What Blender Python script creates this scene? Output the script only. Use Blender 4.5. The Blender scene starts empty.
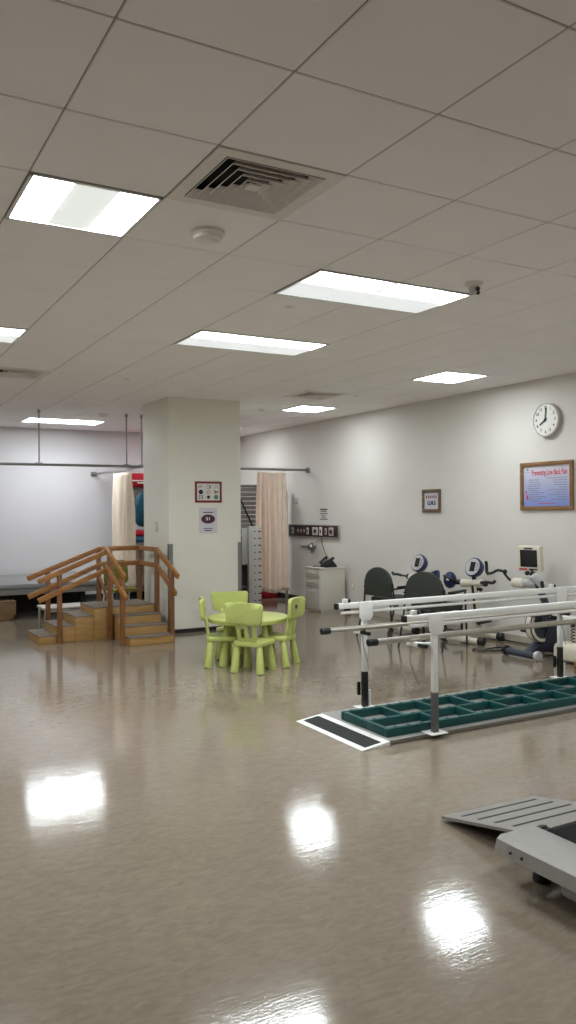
import bpy, bmesh, math, random
from mathutils import Vector, Matrix
random.seed(7)
sc = bpy.context.scene
PI = math.pi

# ------------------------------------------------------------------ camera
FPX, YAW, PITCH, ROLL, CAMZ = 806.511, 0.50969, -0.00136, -0.00756, 1.521
f_ = Vector((math.sin(YAW)*math.cos(PITCH), math.cos(YAW)*math.cos(PITCH), math.sin(PITCH)))
r_ = Vector((math.cos(YAW), -math.sin(YAW), 0)); u_ = r_.cross(f_)
R2 = math.cos(ROLL)*r_ + math.sin(ROLL)*u_; U2 = -math.sin(ROLL)*r_ + math.cos(ROLL)*u_
cam = bpy.data.objects.new('camera', bpy.data.cameras.new('camera'))
sc.collection.objects.link(cam)
cam.matrix_world = Matrix(((R2.x, U2.x, -f_.x, 0), (R2.y, U2.y, -f_.y, 0), (R2.z, U2.z, -f_.z, CAMZ), (0, 0, 0, 1)))
cam.data.sensor_fit = 'VERTICAL'; cam.data.sensor_height = 36.0; cam.data.lens = FPX/1024*36
cam.data.clip_start = 0.05; cam.data.clip_end = 60
sc.camera = cam
# ------------------------------------------------------------------ world, exposure
w = bpy.data.worlds.new('world'); sc.world = w; w.use_nodes = True
w.node_tree.nodes['Background'].inputs[0].default_value = (0.6, 0.62, 0.65, 1)
w.node_tree.nodes['Background'].inputs[1].default_value = 0.02
vs = sc.view_settings
sc.display_settings.display_device = 'sRGB'
vs.view_transform = 'Standard'; vs.look = 'None'; vs.gamma = 1; vs.use_curve_mapping = False
vs.exposure = 1.7
LAMP_WING, LAMP_BASKET, LAMP_SOFT = 14.0, .19, .195     # emission of the ceiling fixtures
try:
    sc.cycles.use_denoising = True
    sc.cycles.max_bounces = 14; sc.cycles.diffuse_bounces = 10; sc.cycles.glossy_bounces = 4
    sc.cycles.caustics_reflective = True; sc.cycles.caustics_refractive = False
except Exception:
    pass

# ------------------------------------------------------------------ materials
def lin(c):
    return tuple(((v/255)/12.92 if v/255 <= .04045 else ((v/255+.055)/1.055)**2.4) for v in c)
def mat(name, rgb, rough=.5, metal=0., var=.04, scale=30., bump=0., coat=0., spec=.5, emit=None, strength=0.):
    m = bpy.data.materials.new(name); m.use_nodes = True
    nt = m.node_tree; b = nt.nodes['Principled BSDF']
    c = lin(rgb)
    b.inputs['Roughness'].default_value = rough; b.inputs['Metallic'].default_value = metal
    b.inputs['Coat Weight'].default_value = coat; b.inputs['Specular IOR Level'].default_value = spec
    tc = nt.nodes.new('ShaderNodeTexCoord'); nz = nt.nodes.new('ShaderNodeTexNoise')
    nz.inputs['Scale'].default_value = scale; nz.inputs['Detail'].default_value = 4
    nt.links.new(tc.outputs['Object'], nz.inputs['Vector'])
    rp = nt.nodes.new('ShaderNodeValToRGB')
    rp.color_ramp.elements[0].position = .3; rp.color_ramp.elements[1].position = .7
    rp.color_ramp.elements[0].color = tuple(v*(1-var) for v in c)+(1,)
    rp.color_ramp.elements[1].color = tuple(min(1, v*(1+var)) for v in c)+(1,)
    nt.links.new(nz.outputs['Fac'], rp.inputs['Fac']); nt.links.new(rp.outputs['Color'], b.inputs['Base Color'])
    if bump:
        bp = nt.nodes.new('ShaderNodeBump'); bp.inputs['Strength'].default_value = bump; bp.inputs['Distance'].default_value = .005
        nt.links.new(nz.outputs['Fac'], bp.inputs['Height']); nt.links.new(bp.outputs['Normal'], b.inputs['Normal'])
    if emit:
        b.inputs['Emission Color'].default_value = lin(emit)+(1,); b.inputs['Emission Strength'].default_value = strength
    return m

def wood(name, c1, c2, axis_scale=(2, 30, 30), rough=.42):
    m = mat(name, c1, rough); nt = m.node_tree
    nz = [n for n in nt.nodes if n.type == 'TEX_NOISE'][0]; rp = [n for n in nt.nodes if n.type == 'VALTORGB'][0]
    tc = [n for n in nt.nodes if n.type == 'TEX_COORD'][0]
    mp = nt.nodes.new('ShaderNodeMapping'); mp.inputs['Scale'].default_value = axis_scale
    nt.links.new(tc.outputs['Object'], mp.inputs['Vector']); nt.links.new(mp.outputs['Vector'], nz.inputs['Vector'])
    nz.inputs['Scale'].default_value = 1.; nz.inputs['Distortion'].default_value = .6
    rp.color_ramp.elements[0].color = lin(c1)+(1,); rp.color_ramp.elements[1].color = lin(c2)+(1,)
    return m

def floor_material():
    m = bpy.data.materials.new('marbled_vinyl'); m.use_nodes = True
    nt = m.node_tree; b = nt.nodes['Principled BSDF']; N = nt.nodes.new; L = nt.links.new
    tc = N('ShaderNodeTexCoord')
    n1 = N('ShaderNodeTexNoise'); n1.inputs['Scale'].default_value = 1.1; n1.inputs['Detail'].default_value = 3
    n2 = N('ShaderNodeTexNoise'); n2.inputs['Scale'].default_value = 13; n2.inputs['Detail'].default_value = 6; n2.inputs['Distortion'].default_value = 1.2
    mp = N('ShaderNodeMapping'); mp.inputs['Scale'].default_value = (1, 2.4, 1); mp.inputs['Rotation'].default_value = (0, 0, .5)
    L(tc.outputs['Object'], n1.inputs['Vector']); L(tc.outputs['Object'], mp.inputs['Vector']); L(mp.outputs['Vector'], n2.inputs['Vector'])
    r1 = N('ShaderNodeValToRGB'); e = r1.color_ramp.elements
    e[0].position = .32; e[0].color = lin((127, 114, 98))+(1,); e[1].position = .68; e[1].color = lin((141, 128, 112))+(1,)
    L(n2.outputs['Fac'], r1.inputs['Fac'])
    mx = N('ShaderNodeMix'); mx.data_type = 'RGBA'; mx.blend_type = 'MULTIPLY'; mx.inputs['Factor'].default_value = .5
    r2 = N('ShaderNodeValToRGB'); e = r2.color_ramp.elements
    e[0].position = .3; e[0].color = (.84, .83, .82, 1); e[1].position = .7; e[1].color = (1, 1, 1, 1)
    L(n1.outputs['Fac'], r2.inputs['Fac']); L(r1.outputs['Color'], mx.inputs['A']); L(r2.outputs['Color'], mx.inputs['B'])
    L(mx.outputs['Result'], b.inputs['Base Color'])
    b.inputs['Roughness'].default_value = .095; b.inputs['IOR'].default_value = 1.8
    # sheet vinyl waviness: long shallow swells plus a fine orange peel
    wv = N('ShaderNodeTexNoise'); wv.inputs['Scale'].default_value = 9; wv.inputs['Detail'].default_value = 2
    wf = N('ShaderNodeTexNoise'); wf.inputs['Scale'].default_value = 62; wf.inputs['Detail'].default_value = 2
    mp2 = N('ShaderNodeMapping'); mp2.inputs['Rotation'].default_value = (0, 0, .06); mp2.inputs['Scale'].default_value = (.33, 1.5, 1)
    L(tc.outputs['Object'], mp2.inputs['Vector']); L(mp2.outputs['Vector'], wv.inputs['Vector']); L(mp2.outputs['Vector'], wf.inputs['Vector'])
    b1 = N('ShaderNodeBump'); b1.inputs['Strength'].default_value = .055; b1.inputs['Distance'].default_value = .008
    b2 = N('ShaderNodeBump'); b2.inputs['Strength'].default_value = .14; b2.inputs['Distance'].default_value = .002
    L(wv.outputs['Fac'], b1.inputs['Height']); L(b1.outputs['Normal'], b2.inputs['Normal']); L(wf.outputs['Fac'], b2.inputs['Height'])
    L(b2.outputs['Normal'], b.inputs['Normal'])
    return m

M = dict(
    floor=floor_material(),
    wall=mat('wall_paint', (216, 212, 205), .6, var=.012, scale=3), backwall=mat('back_wall_paint', (216, 212, 214), .6, var=.01, scale=3),
    column=mat('column_paint', (230, 227, 214), .55, var=.012, scale=3),
    tile=mat('ceiling_tile', (246, 242, 241), .9, var=.015, scale=2.5), tbar=mat('ceiling_bar', (160, 150, 140), .6),
    black_base=mat('black_vinyl_skirting', (24, 23, 22), .5), beige_base=mat('beige_vinyl_skirting', (170, 160, 146), .5),
    steel=mat('brushed_steel', (150, 148, 144), .3, 1., var=.05), satin=mat('satin_steel', (196, 190, 180), .36, .85), chrome=mat('chrome', (205, 205, 205), .12, 1.),
    alu=mat('aluminium', (172, 170, 168), .38, .6), platform=mat('grey_platform', (150, 147, 142), .45, .3),
    white=mat('white_plastic', (222, 220, 214), .4), enamel=mat('white_enamel', (226, 224, 218), .35),
    lampwhite=mat('lamp_frame_white', (225, 225, 222), .4),
    wing=mat('lamp_wing', (240, 240, 240), .5, emit=(240, 250, 255), strength=LAMP_WING),
    small=mat('lamp_panel_small', (240, 240, 240), .5, emit=(240, 250, 255), strength=LAMP_WING*.5),
    basket=mat('lamp_basket', (235, 238, 235), .5, emit=(246, 255, 250), strength=LAMP_BASKET),
    soft=mat('lamp_soft', (235, 238, 235), .5, emit=(246, 252, 255), strength=LAMP_SOFT),
    vent=mat('vent_grey', (228, 222, 216), .5), dark=mat('dark_void', (14, 13, 12), .8),
    detector=mat('detector_plastic', (232, 225, 217), .5),
    green=mat('lime_plastic', (182, 190, 108), .38, var=.02), plug=mat('dark_plug', (44, 30, 26), .5),
    wood=wood('pine', (136, 86, 40), (170, 118, 62), (3, 26, 26)), wooddark=wood('pine_post', (106, 66, 34), (138, 92, 52), (26, 26, 3)),
    plywood=wood('plywood', (150, 112, 58), (172, 134, 80), (3, 14, 22)), tread=mat('grey_tread', (112, 101, 89), .8, var=.1, scale=60, bump=.2),
    tan=wood('tan_board', (102, 78, 50), (126, 100, 68), (4, 20, 20)),
    oak=wood('oak_frame', (120, 84, 50), (152, 112, 70), (6, 40, 40)), oakdark=wood('dark_frame', (92, 74, 56), (122, 100, 78), (6, 40, 40)),
    fabric=mat('curtain_peach', (226, 205, 188), .9, var=.05, scale=8), fabricl=mat('curtain_cream', (236, 220, 202), .9, var=.04, scale=8),
    benchtop=mat('bench_top', (188, 180, 170), .4), vinyl=mat('grey_vinyl', (130, 129, 129), .45), greyframe=mat('grey_steel', (134, 132, 128), .45, .3),
    gunmetal=mat('dark_grey_steel', (96, 94, 92), .5, .3), rackgrey=mat('rack_grey', (172, 168, 160), .5, .1), slat=mat('grey_slat', (150, 148, 146), .5, .2),
    cabinet=mat('cabinet_laminate', (200, 194, 182), .45, var=.015), cabfront=mat('cabinet_front', (192, 186, 176), .45, var=.015),
    teal=mat('teal_plastic', (6, 68, 66), .45, var=.06), tealfab=mat('teal_vinyl', (8, 72, 92), .5),
    black=mat('black_plastic', (16, 16, 17), .45), rubber=mat('black_rubber', (26, 26, 27), .7, var=.1, scale=80),
    grit=mat('anti_slip_strip', (36, 36, 36), .85, var=.25, scale=160),
    charcoal=mat('charcoal_fabric', (57, 60, 53), .9, var=.08, scale=90, bump=.15), navy=mat('navy_plastic', (22, 34, 74), .35),
    slate=mat('slate_blue_plastic', (52, 56, 70), .4), cream=mat('cream_plastic', (218, 208, 190), .4),
    screen=mat('dark_screen', (38, 38, 40), .25), silver=mat('silver_plastic', (190, 188, 186), .35, .2),
    red=mat('red_vinyl', (176, 14, 34), .45), maroon=mat('maroon_panel', (54, 20, 24), .35), redframe=mat('red_frame', (130, 12, 26), .4),
    olive=mat('olive_vinyl', (112, 104, 34), .5), paper=mat('paper', (214, 212, 206), .7), lilac=mat('lilac_paper', (206, 202, 208), .7),
    ink=mat('black_ink', (38, 36, 40), .7), redink=mat('red_ink', (196, 40, 56), .7), blueink=mat('navy_ink', (44, 52, 96), .7),
    tealink=mat('teal_ink', (86, 128, 118), .7), greyink=mat('grey_ink', (112, 112, 122), .7), maroonink=mat('maroon_ink', (104, 26, 30), .7),
    clockface=mat('clock_face', (234, 232, 226), .5), clockrim=mat('clock_rim', (196, 192, 184), .4),
    brown=mat('brown_card', (150, 108, 70), .7), belt=mat('running_belt', (26, 25, 24), .9, var=.15, scale=120, spec=.15),
    treadgrey=mat('treadmill_grey', (142, 137, 131), .4, .15), sockets=mat('socket_plate', (188, 184, 174), .5),
)
def poster_material():
    m = mat('blue_poster_print', (180, 186, 214), .35); nt = m.node_tree; b = nt.nodes['Principled BSDF']
    tc = [n for n in nt.nodes if n.type == 'TEX_COORD'][0]; rp = [n for n in nt.nodes if n.type == 'VALTORGB'][0]
    sp = nt.nodes.new('ShaderNodeSeparateXYZ'); mr = nt.nodes.new('ShaderNodeMapRange')
    mr.inputs['From Min'].default_value = -.22; mr.inputs['From Max'].default_value = .22
    nt.links.new(tc.outputs['Object'], sp.inputs[0]); nt.links.new(sp.outputs['Y'], mr.inputs['Value']); nt.links.new(mr.outputs['Result'], rp.inputs['Fac'])
    e = rp.color_ramp.elements; e[0].position = 0; e[0].color = lin((122, 142, 204))+(1,); e[1].position = 1; e[1].color = lin((216, 210, 218))+(1,)
    return m
M['poster'] = poster_material()

# ------------------------------------------------------------------ mesh helpers
def merge(bm, tmp):
    me = bpy.data.meshes.new('t'); tmp.to_mesh(me); tmp.free(); bm.from_mesh(me); bpy.data.meshes.remove(me)
def box(bm, lo, hi, bev=0., mtx=None, seg=2):
    t = bmesh.new(); bmesh.ops.create_cube(t, size=1)
    s = [hi[i]-lo[i] for i in range(3)]; c = [(hi[i]+lo[i])/2 for i in range(3)]
    bmesh.ops.transform(t, matrix=Matrix.Translation(c) @ Matrix.Diagonal((*s, 1)), verts=t.verts)
    if bev: bmesh.ops.bevel(t, geom=t.edges[:], offset=min(bev, min(s)*.49), segments=seg, affect='EDGES', profile=.5)
    if mtx: bmesh.ops.transform(t, matrix=mtx, verts=t.verts)
    merge(bm, t)
def frame_of(a, b, up=(0, 0, 1)):
    a = Vector(a); b = Vector(b); z = (b-a).normalized(); up = Vector(up)
    if abs(z.dot(up)) > .99: up = Vector((1, 0, 0))
    x = up.cross(z).normalized(); y = z.cross(x)
    return Matrix(((x.x, y.x, z.x, a.x), (x.y, y.y, z.y, a.y), (x.z, y.z, z.z, a.z), (0, 0, 0, 1))), (b-a).length
def bar(bm, a, b, wd, ht, bev=.003, up=(0, 0, 1)):
    """rectangular bar from a to b; wd is horizontal, ht runs along up"""
    m, l = frame_of(a, b, up); box(bm, (-wd/2, -ht/2, 0), (wd/2, ht/2, l), bev, m)
def cone(bm, a, b, r1, r2=None, n=16, bev=0.):
    r2 = r1 if r2 is None else r2
    m, l = frame_of(a, b); t = bmesh.new()
    bmesh.ops.create_cone(t, cap_ends=True, cap_tris=False, segments=n, radius1=r1, radius2=r2, depth=l)
    if bev:
        es = [e for e in t.edges if abs(e.verts[0].co.z-e.verts[1].co.z) < 1e-6]
        bmesh.ops.bevel(t, geom=es, offset=bev, segments=2, affect='EDGES', profile=.5)
    bmesh.ops.transform(t, matrix=m @ Matrix.Translation((0, 0, l/2)), verts=t.verts); merge(bm, t)
def ball(bm, c, r, sc3=(1, 1, 1), mtx=None, n=20):
    t = bmesh.new(); bmesh.ops.create_uvsphere(t, u_segments=n, v_segments=n//2+2, radius=r)
    m = Matrix.Translation(c) @ (mtx or Matrix.Identity(4)) @ Matrix.Diagonal((*sc3, 1))
    bmesh.ops.transform(t, matrix=m, verts=t.verts); merge(bm, t)
def smooth_path(pts, k=5):
    pts = [Vector(p) for p in pts]; out = []
    P = [2*pts[0]-pts[1]]+pts+[2*pts[-1]-pts[-2]]
    for i in range(1, len(P)-2):
        for j in range(k):
            t = j/k; a, b, c, d = P[i-1:i+3]
            out.append(.5*((2*b)+(c-a)*t+(2*a-5*b+4*c-d)*t*t+(3*b-3*c+d-a)*t**3))
    out.append(pts[-1]); return out
def tube(bm, pts, r, n=10, k=5, sm=True):
    P = smooth_path(pts, k) if sm and len(pts) > 2 else [Vector(p) for p in pts]
    t = bmesh.new(); rings = []; prev = None
    for i, p in enumerate(P):
        d = (P[min(i+1, len(P)-1)]-P[max(i-1, 0)]).normalized()
        if prev is None:
            x = d.orthogonal().normalized()
        else:
            x = (prev-d*prev.dot(d)).normalized()
        prev = x; y = d.cross(x)
        rr = r(i/(len(P)-1)) if callable(r) else r
        rings.append([t.verts.new(p+rr*(math.cos(2*PI*j/n)*x+math.sin(2*PI*j/n)*y)) for j in range(n)])
    for a, b in zip(rings, rings[1:]):
        for j in range(n): t.faces.new((a[j], a[(j+1) % n], b[(j+1) % n], b[j]))
    t.faces.new(rings[0][::-1]); t.faces.new(rings[-1]); merge(bm, t)
def prism(bm, outline, th, mtx=None, bev=0., curve=None):
    """outline: 2D points in local XY, extruded -th/2..th/2 along Z"""
    t = bmesh.new()
    a = [t.verts.new((x, y, -th/2)) for x, y in outline]; b = [t.verts.new((x, y, th/2)) for x, y in outline]
    t.faces.new(a[::-1]); t.faces.new(b); n = len(a)
    for i in range(n): t.faces.new((a[i], a[(i+1) % n], b[(i+1) % n], b[i]))
    if bev:
        es = [e for e in t.edges if abs(e.verts[0].co.z-e.verts[1].co.z) < 1e-6]
        bmesh.ops.bevel(t, geom=es, offset=bev, segments=2, affect='EDGES', profile=.5)
    bmesh.ops.recalc_face_normals(t, faces=t.faces)
    if curve:
        caps = [f for f in t.faces if len(f.verts) > 6]
        bmesh.ops.triangulate(t, faces=caps)
        bmesh.ops.subdivide_edges(t, edges=t.edges[:], cuts=2)
        for v in t.verts: v.co = Vector(curve(v.co))
    if mtx: bmesh.ops.transform(t, matrix=mtx, verts=t.verts)
    merge(bm, t)
def rrect(w_, h_, r, n=5, top=None):
    """rounded rectangle centred at 0; top = other width at the top"""
    pts = []; tw = top or w_
    for cx, cy, a0, ww in ((1, 1, 0, tw), (-1, 1, 90, tw), (-1, -1, 180, w_), (1, -1, 270, w_)):
        for i in range(n+1):
            a = math.radians(a0+90*i/n); pts.append((cx*(ww/2-r)+r*math.cos(a), cy*(h_/2-r)+r*math.sin(a)))
    return pts
def circle2(r, n=32, ry=None): return [(r*math.cos(2*PI*i/n), (ry or r)*math.sin(2*PI*i/n)) for i in range(n)]
def ring(bm, outer, inner, th, mtx=None):
    """flat ring between two outlines of equal length, in local XY, thickness along Z"""
    t = bmesh.new(); n = len(outer)
    V = [[t.verts.new((x, y, z)) for x, y in o] for o in (outer, inner) for z in (0, th)]
    o0, o1, i0, i1 = V
    for i in range(n):
        j = (i+1) % n
        t.faces.new((o0[i], o0[j], o1[j], o1[i])); t.faces.new((i0[j], i0[i], i1[i], i1[j]))
        t.faces.new((o1[i], o1[j], i1[j], i1[i])); t.faces.new((o0[j], o0[i], i0[i], i0[j]))
    if mtx: bmesh.ops.transform(t, matrix=mtx, verts=t.verts)
    merge(bm, t)
def lathe(bm, prof, mtx=None, n=24):
    t = bmesh.new(); R = []
    for r, z in prof: R.append([t.verts.new((r*math.cos(2*PI*j/n), r*math.sin(2*PI*j/n), z)) for j in range(n)])
    for a, b in zip(R, R[1:]):
        for j in range(n): t.faces.new((a[j], a[(j+1) % n], b[(j+1) % n], b[j]))
    t.faces.new(R[0][::-1]); t.faces.new(R[-1])
    bmesh.ops.recalc_face_normals(t, faces=t.faces)
    if mtx: bmesh.ops.transform(t, matrix=mtx, verts=t.verts)
    merge(bm, t)
def text_bm(bm, body, size, at=(0, 0, 0), width=None, bold=0.):
    cu = bpy.data.curves.new('t', 'FONT'); cu.body = body; cu.size = size; cu.align_x = 'CENTER'; cu.align_y = 'CENTER'; cu.offset = bold
    cu.resolution_u = 3
    o = bpy.data.objects.new('t', cu); sc.collection.objects.link(o)
    dg = bpy.context.evaluated_depsgraph_get(); me = bpy.data.meshes.new_from_object(o.evaluated_get(dg))
    t = bmesh.new(); t.from_mesh(me); bpy.data.objects.remove(o); bpy.data.curves.remove(cu); bpy.data.meshes.remove(me)
    xs = [v.co.x for v in t.verts]; k = 1.
    if width and xs: k = width/(max(xs)-min(xs))
    bmesh.ops.transform(t, matrix=Matrix.Translation(at) @ Matrix.Diagonal((k, 1, 1, 1)), verts=t.verts); merge(bm, t)

def link(name, bm, m, parent=None, world=False, ang=35):
    """ONE mesh object; world=True: the mesh was laid out in world coordinates, shift it into its parent's frame"""
    me = bpy.data.meshes.new(name)
    if world and parent is not None:
        q = parent; mw = Matrix.Identity(4)
        while q is not None: mw = q.matrix_basis @ mw; q = q.parent
        bmesh.ops.transform(bm, matrix=mw.inverted(), verts=bm.verts)
    bm.to_mesh(me); bm.free()
    for p in me.polygons: p.use_smooth = True
    try: me.set_sharp_from_angle(angle=math.radians(ang))
    except Exception: pass
    for x in (m if isinstance(m, (list, tuple)) else [m]): me.materials.append(x)
    o = bpy.data.objects.new(name, me); sc.collection.objects.link(o)
    if parent is not None: o.parent = parent
    return o
def tag(o, label, cat, group=None):
    o['label'] = label; o['category'] = cat
    if group: o['group'] = group
    return o
def thing(name, label, cat, loc=(0, 0, 0), rz=0., group=None, mtx=None):
    o = bpy.data.objects.new(name, None); sc.collection.objects.link(o); o.empty_display_size = .1
    if mtx is not None: o.matrix_basis = mtx
    else: o.location = loc; o.rotation_euler = (0, 0, rz); o.matrix_basis = Matrix.Translation(loc) @ Matrix.Rotation(rz, 4, 'Z')
    return tag(o, label, cat, group)
def copy_thing(src, label, mtx=None, group=None):
    c = src.copy(); sc.collection.objects.link(c); c['label'] = label
    if group: c['group'] = group
    if mtx is not None: c.matrix_basis = mtx
    def kids(a, b):
        for ch in a.children:
            d = ch.copy(); sc.collection.objects.link(d); d.parent = b; kids(ch, d)
    kids(src, c); return c
def struct(name, bm, m):
    o = link(name, bm, m); o['kind'] = 'structure'; return o
def NB(): return bmesh.new()
def on_right_wall(y, z, off=0.):    # local x -> -y, local y -> up, local z -> out of the wall
    return Matrix(((0, 0, -1, 6.78-off), (-1, 0, 0, y), (0, 1, 0, z), (0, 0, 0, 1)))
def on_column(x, z): return Matrix(((1, 0, 0, x), (0, 0, -1, 9.48), (0, 1, 0, z), (0, 0, 0, 1)))

# ------------------------------------------------------------------ setting
CE, OX, OY, T = 2.956, .717, 2.288, .6
WX, WY, LX, FY = 6.78, 14.0, -3.0, -2.6
b = NB(); box(b, (LX-.2, FY-.2, -.15), (WX+.2, WY+.2, 0)); struct('floor', b, M['floor'])
b = NB(); box(b, (WX, FY, 0), (WX+.2, WY+.2, CE+.25)); struct('wall_right', b, M['wall'])
b = NB(); box(b, (LX-.2, WY, 0), (WX, WY+.2, CE+.25)); struct('wall_back', b, M['backwall'])
b = NB(); box(b, (LX-.2, FY, 0), (LX, WY, CE+.25)); struct('wall_left', b, M['wall'])
b = NB(); box(b, (LX-.2, FY-.2, 0), (WX+.2, FY, CE+.25)); struct('wall_front', b, M['wall'])
CX0, CX1, CY0, CY1 = 3.6, 4.595, 9.48, 10.42
b = NB(); box(b, (CX0, CY0, .05), (CX1, CY1, CE+.2), .006); box(b, (CX0+.012, CY0+.012, 0), (CX1-.012, CY1-.012, .06)); struct('column', b, M['column'])
b = NB(); box(b, (CX0+.004, CY0+.004, 0), (CX1-.004, CY1-.004, .045)); o = struct('baseboard_column', b, M['black_base'])
b = NB()
for x, s in ((CX0, 1), (CX1, -1)):
    box(b, (min(x-.004*s, x+.05*s), CY0-.004, .02), (max(x-.004*s, x+.05*s), CY0, 1.12)); box(b, (min(x-.004*s, x), CY0-.004, .02), (max(x-.004*s, x), CY0+.05, 1.12))
struct('trim_1', b, M['greyframe'])
b = NB(); box(b, (WX-.012, 10.2, 0), (WX, WY, .09)); struct('baseboard_right', b, M['black_base'])
b = NB(); box(b, (WX-.008, FY, 0), (WX, 10.2, .08)); struct('trim_2', b, M['beige_base'])
b = NB(); box(b, (LX, WY-.012, 0), (WX, WY, .09)); struct('baseboard_back', b, M['black_base'])

def cell(i, j): return (OX+T*i, OY+T*j)
# (i0, i1, j0, j1, basket axis, label)
LIGHTS = [
    (0, 1, 2, 3, 'y', 'square recessed ceiling light beside the big air vent at the upper left'),
    (3, 5, 3, 4, 'x', 'long recessed ceiling light beside the dome camera, nearest of the long ones'),
    (3, 5, 6, 7, 'x', 'long recessed ceiling light in the middle of the ceiling, in front of the column'),
    (8, 9, 7, 8, 'y', 'square recessed ceiling light nearest the right wall with the clock'),
    (8, 9, 12, 13, 'y', 'small-looking square ceiling light just right of the column top'),
    (-1, 1, 7, 8, 'x', 'ceiling light cut off by the left edge of the photo'),
    (3, 5, 17, 18, 'x', 'long ceiling light near the back wall above the hanging curtain rail'),
    (8, 9, 17, 18, 'y', 'ceiling light mostly hidden behind the column near the back wall'),
    (-1, 1, 12, 13, 'x', 'added unseen long ceiling light to the left of the frame, level with the column'),  # added out of view to brighten the left side of the column
    # unseen fixtures added to light the room around and behind the viewer
    (8, 10, 0, 1, 'x', 'added unseen long ceiling light to the right of the viewer'),
    (3, 5, -2, -1, 'x', 'added unseen long ceiling light above and behind the viewer'),
    (-4, -2, 3, 4, 'x', 'added unseen long ceiling light to the left of the frame'),
]
VENTS = [(1, 2, 1, 2), (1, 2, 10, 11), (7, 8, 10, 11)]
used = set()
for i0, i1, j0, j1, *_ in LIGHTS+VENTS:
    for i in range(i0, i1):
        for j in range(j0, j1): used.add((i, j))
b = NB(); g = NB()
I0, I1, J0, J1 = -7, 11, -9, 20
for i in range(I0, I1):
    for j in range(J0, J1):
        if (i, j) in used: continue
        x, y = cell(i, j)
        lo = (max(x+.0035, LX), max(y+.0035, FY)); hi = (min(x+T-.0035, WX), min(y+T-.0035, WY))
        if hi[0]-lo[0] < .02 or hi[1]-lo[1] < .02: continue
        if hi[0] > CX0-.001 and lo[0] < CX1 and hi[1] > CY0 and lo[1] < CY1:
            pass
        box(b, (lo[0], lo[1], CE), (hi[0], hi[1], CE+.018), .003, seg=1)
struct('ceiling', b, M['tile'])
for i in range(I0, I1+1):
    x = OX+T*i
    if LX < x < WX: box(g, (x-.012, FY, CE+.004), (x+.012, WY, CE+.03))
for j in range(J0, J1+1):
    y = OY+T*j
    if FY < y < WY: box(g, (LX, y-.012, CE+.0045), (WX, y+.012, CE+.0305))
struct('trim_3', g, M['tbar'])
b = NB(); box(b, (LX-.2, FY-.2, CE+.25), (WX+.2, WY+.2, CE+.35)); struct('trim_4', b, M['dark'])

# ------------------------------------------------------------------ ceiling fixtures
def ceiling_light(i0, i1, j0, j1, ax, label):
    x0, y0 = cell(i0, j0); x1, y1 = cell(i1, j1); cx, cy = (x0+x1)/2, (y0+y1)/2; hw, hd = (x1-x0)/2-.004, (y1-y0)/2-.004
    t = thing('ceiling_light', label, 'ceiling light', (cx, cy, CE), group='recessed ceiling lights')
    f = NB()
    for lo, hi in (((-hw, -hd), (hw, -hd+.018)), ((-hw, hd-.018), (hw, hd)), ((-hw, -hd), (-hw+.018, hd)), ((hw-.018, -hd), (hw, hd))):
        box(f, (lo[0], lo[1], -.006), (hi[0], hi[1], .012), .002, seg=1)
    box(f, (-hw, -hd, .1), (hw, hd, .105))
    for lo, hi in (((-hw, -hd), (hw, -hd+.004)), ((-hw, hd-.004), (hw, hd)), ((-hw, -hd), (-hw+.004, hd)), ((hw-.004, -hd), (hw, hd))):
        box(f, (lo[0], lo[1], .0), (hi[0], hi[1], .1))
    link('frame', f, M['lampwhite'], t)
    def wing(s):
        q = NB(); n = 8; half = (hd if ax == 'x' else hw)-.018; ln = (hw if ax == 'x' else hd)-.018
        prev = None; w0 = .34 if ax == 'y' else .05
        for k in range(n+1):
            u = k/n; d = s*(half*w0+(half-half*w0)*u); z = .005+.07*math.cos(u*PI/2)
            pts = [(-ln, d, z), (ln, d, z)] if ax == 'x' else [(d, -ln, z), (d, ln, z)]
            vs_ = [q.verts.new(p) for p in pts]
            if prev: q.faces.new((prev[0], prev[1], vs_[1], vs_[0]))
            prev = vs_
        bmesh.ops.recalc_face_normals(q, faces=q.faces)
        return q
    wm = M['small'] if (ax == 'y' and j0 != 2) or j0 >= 10 else M['wing']
    link('reflector_wing', wing(1 if ax == 'y' else -1), wm, t)
    if ax == 'y': link('reflector_wing', wing(-1), wm, t)
    else:
        q = NB(); box(q, (-hw+.019, .012, -.002), (hw-.019, hd-.019, .002)); link('diffuser_panel', q, M['soft'] if j0 < 10 else M['small'], t)
    q = NB(); half = (hd if ax == 'x' else hw)-.018; ln = (hw if ax == 'x' else hd)-.02; n = 10; prev = None
    for k in range(n+1):
        u = -1+2*k/n; d = half*(.36 if ax == 'y' else .06)*u; z = -.004+.004*abs(u)**3
        pts = [(-ln, d, z), (ln, d, z)] if ax == 'x' else [(d, -ln, z), (d, ln, z)]
        vs_ = [q.verts.new(p) for p in pts]
        if prev: q.faces.new((prev[0], prev[1], vs_[1], vs_[0]))
        prev = vs_
    link('basket_diffuser', q, M['basket'] if j0 == 2 else (wm if ax == 'y' else M['basket']), t)
for L_ in LIGHTS: ceiling_light(*L_)

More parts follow.
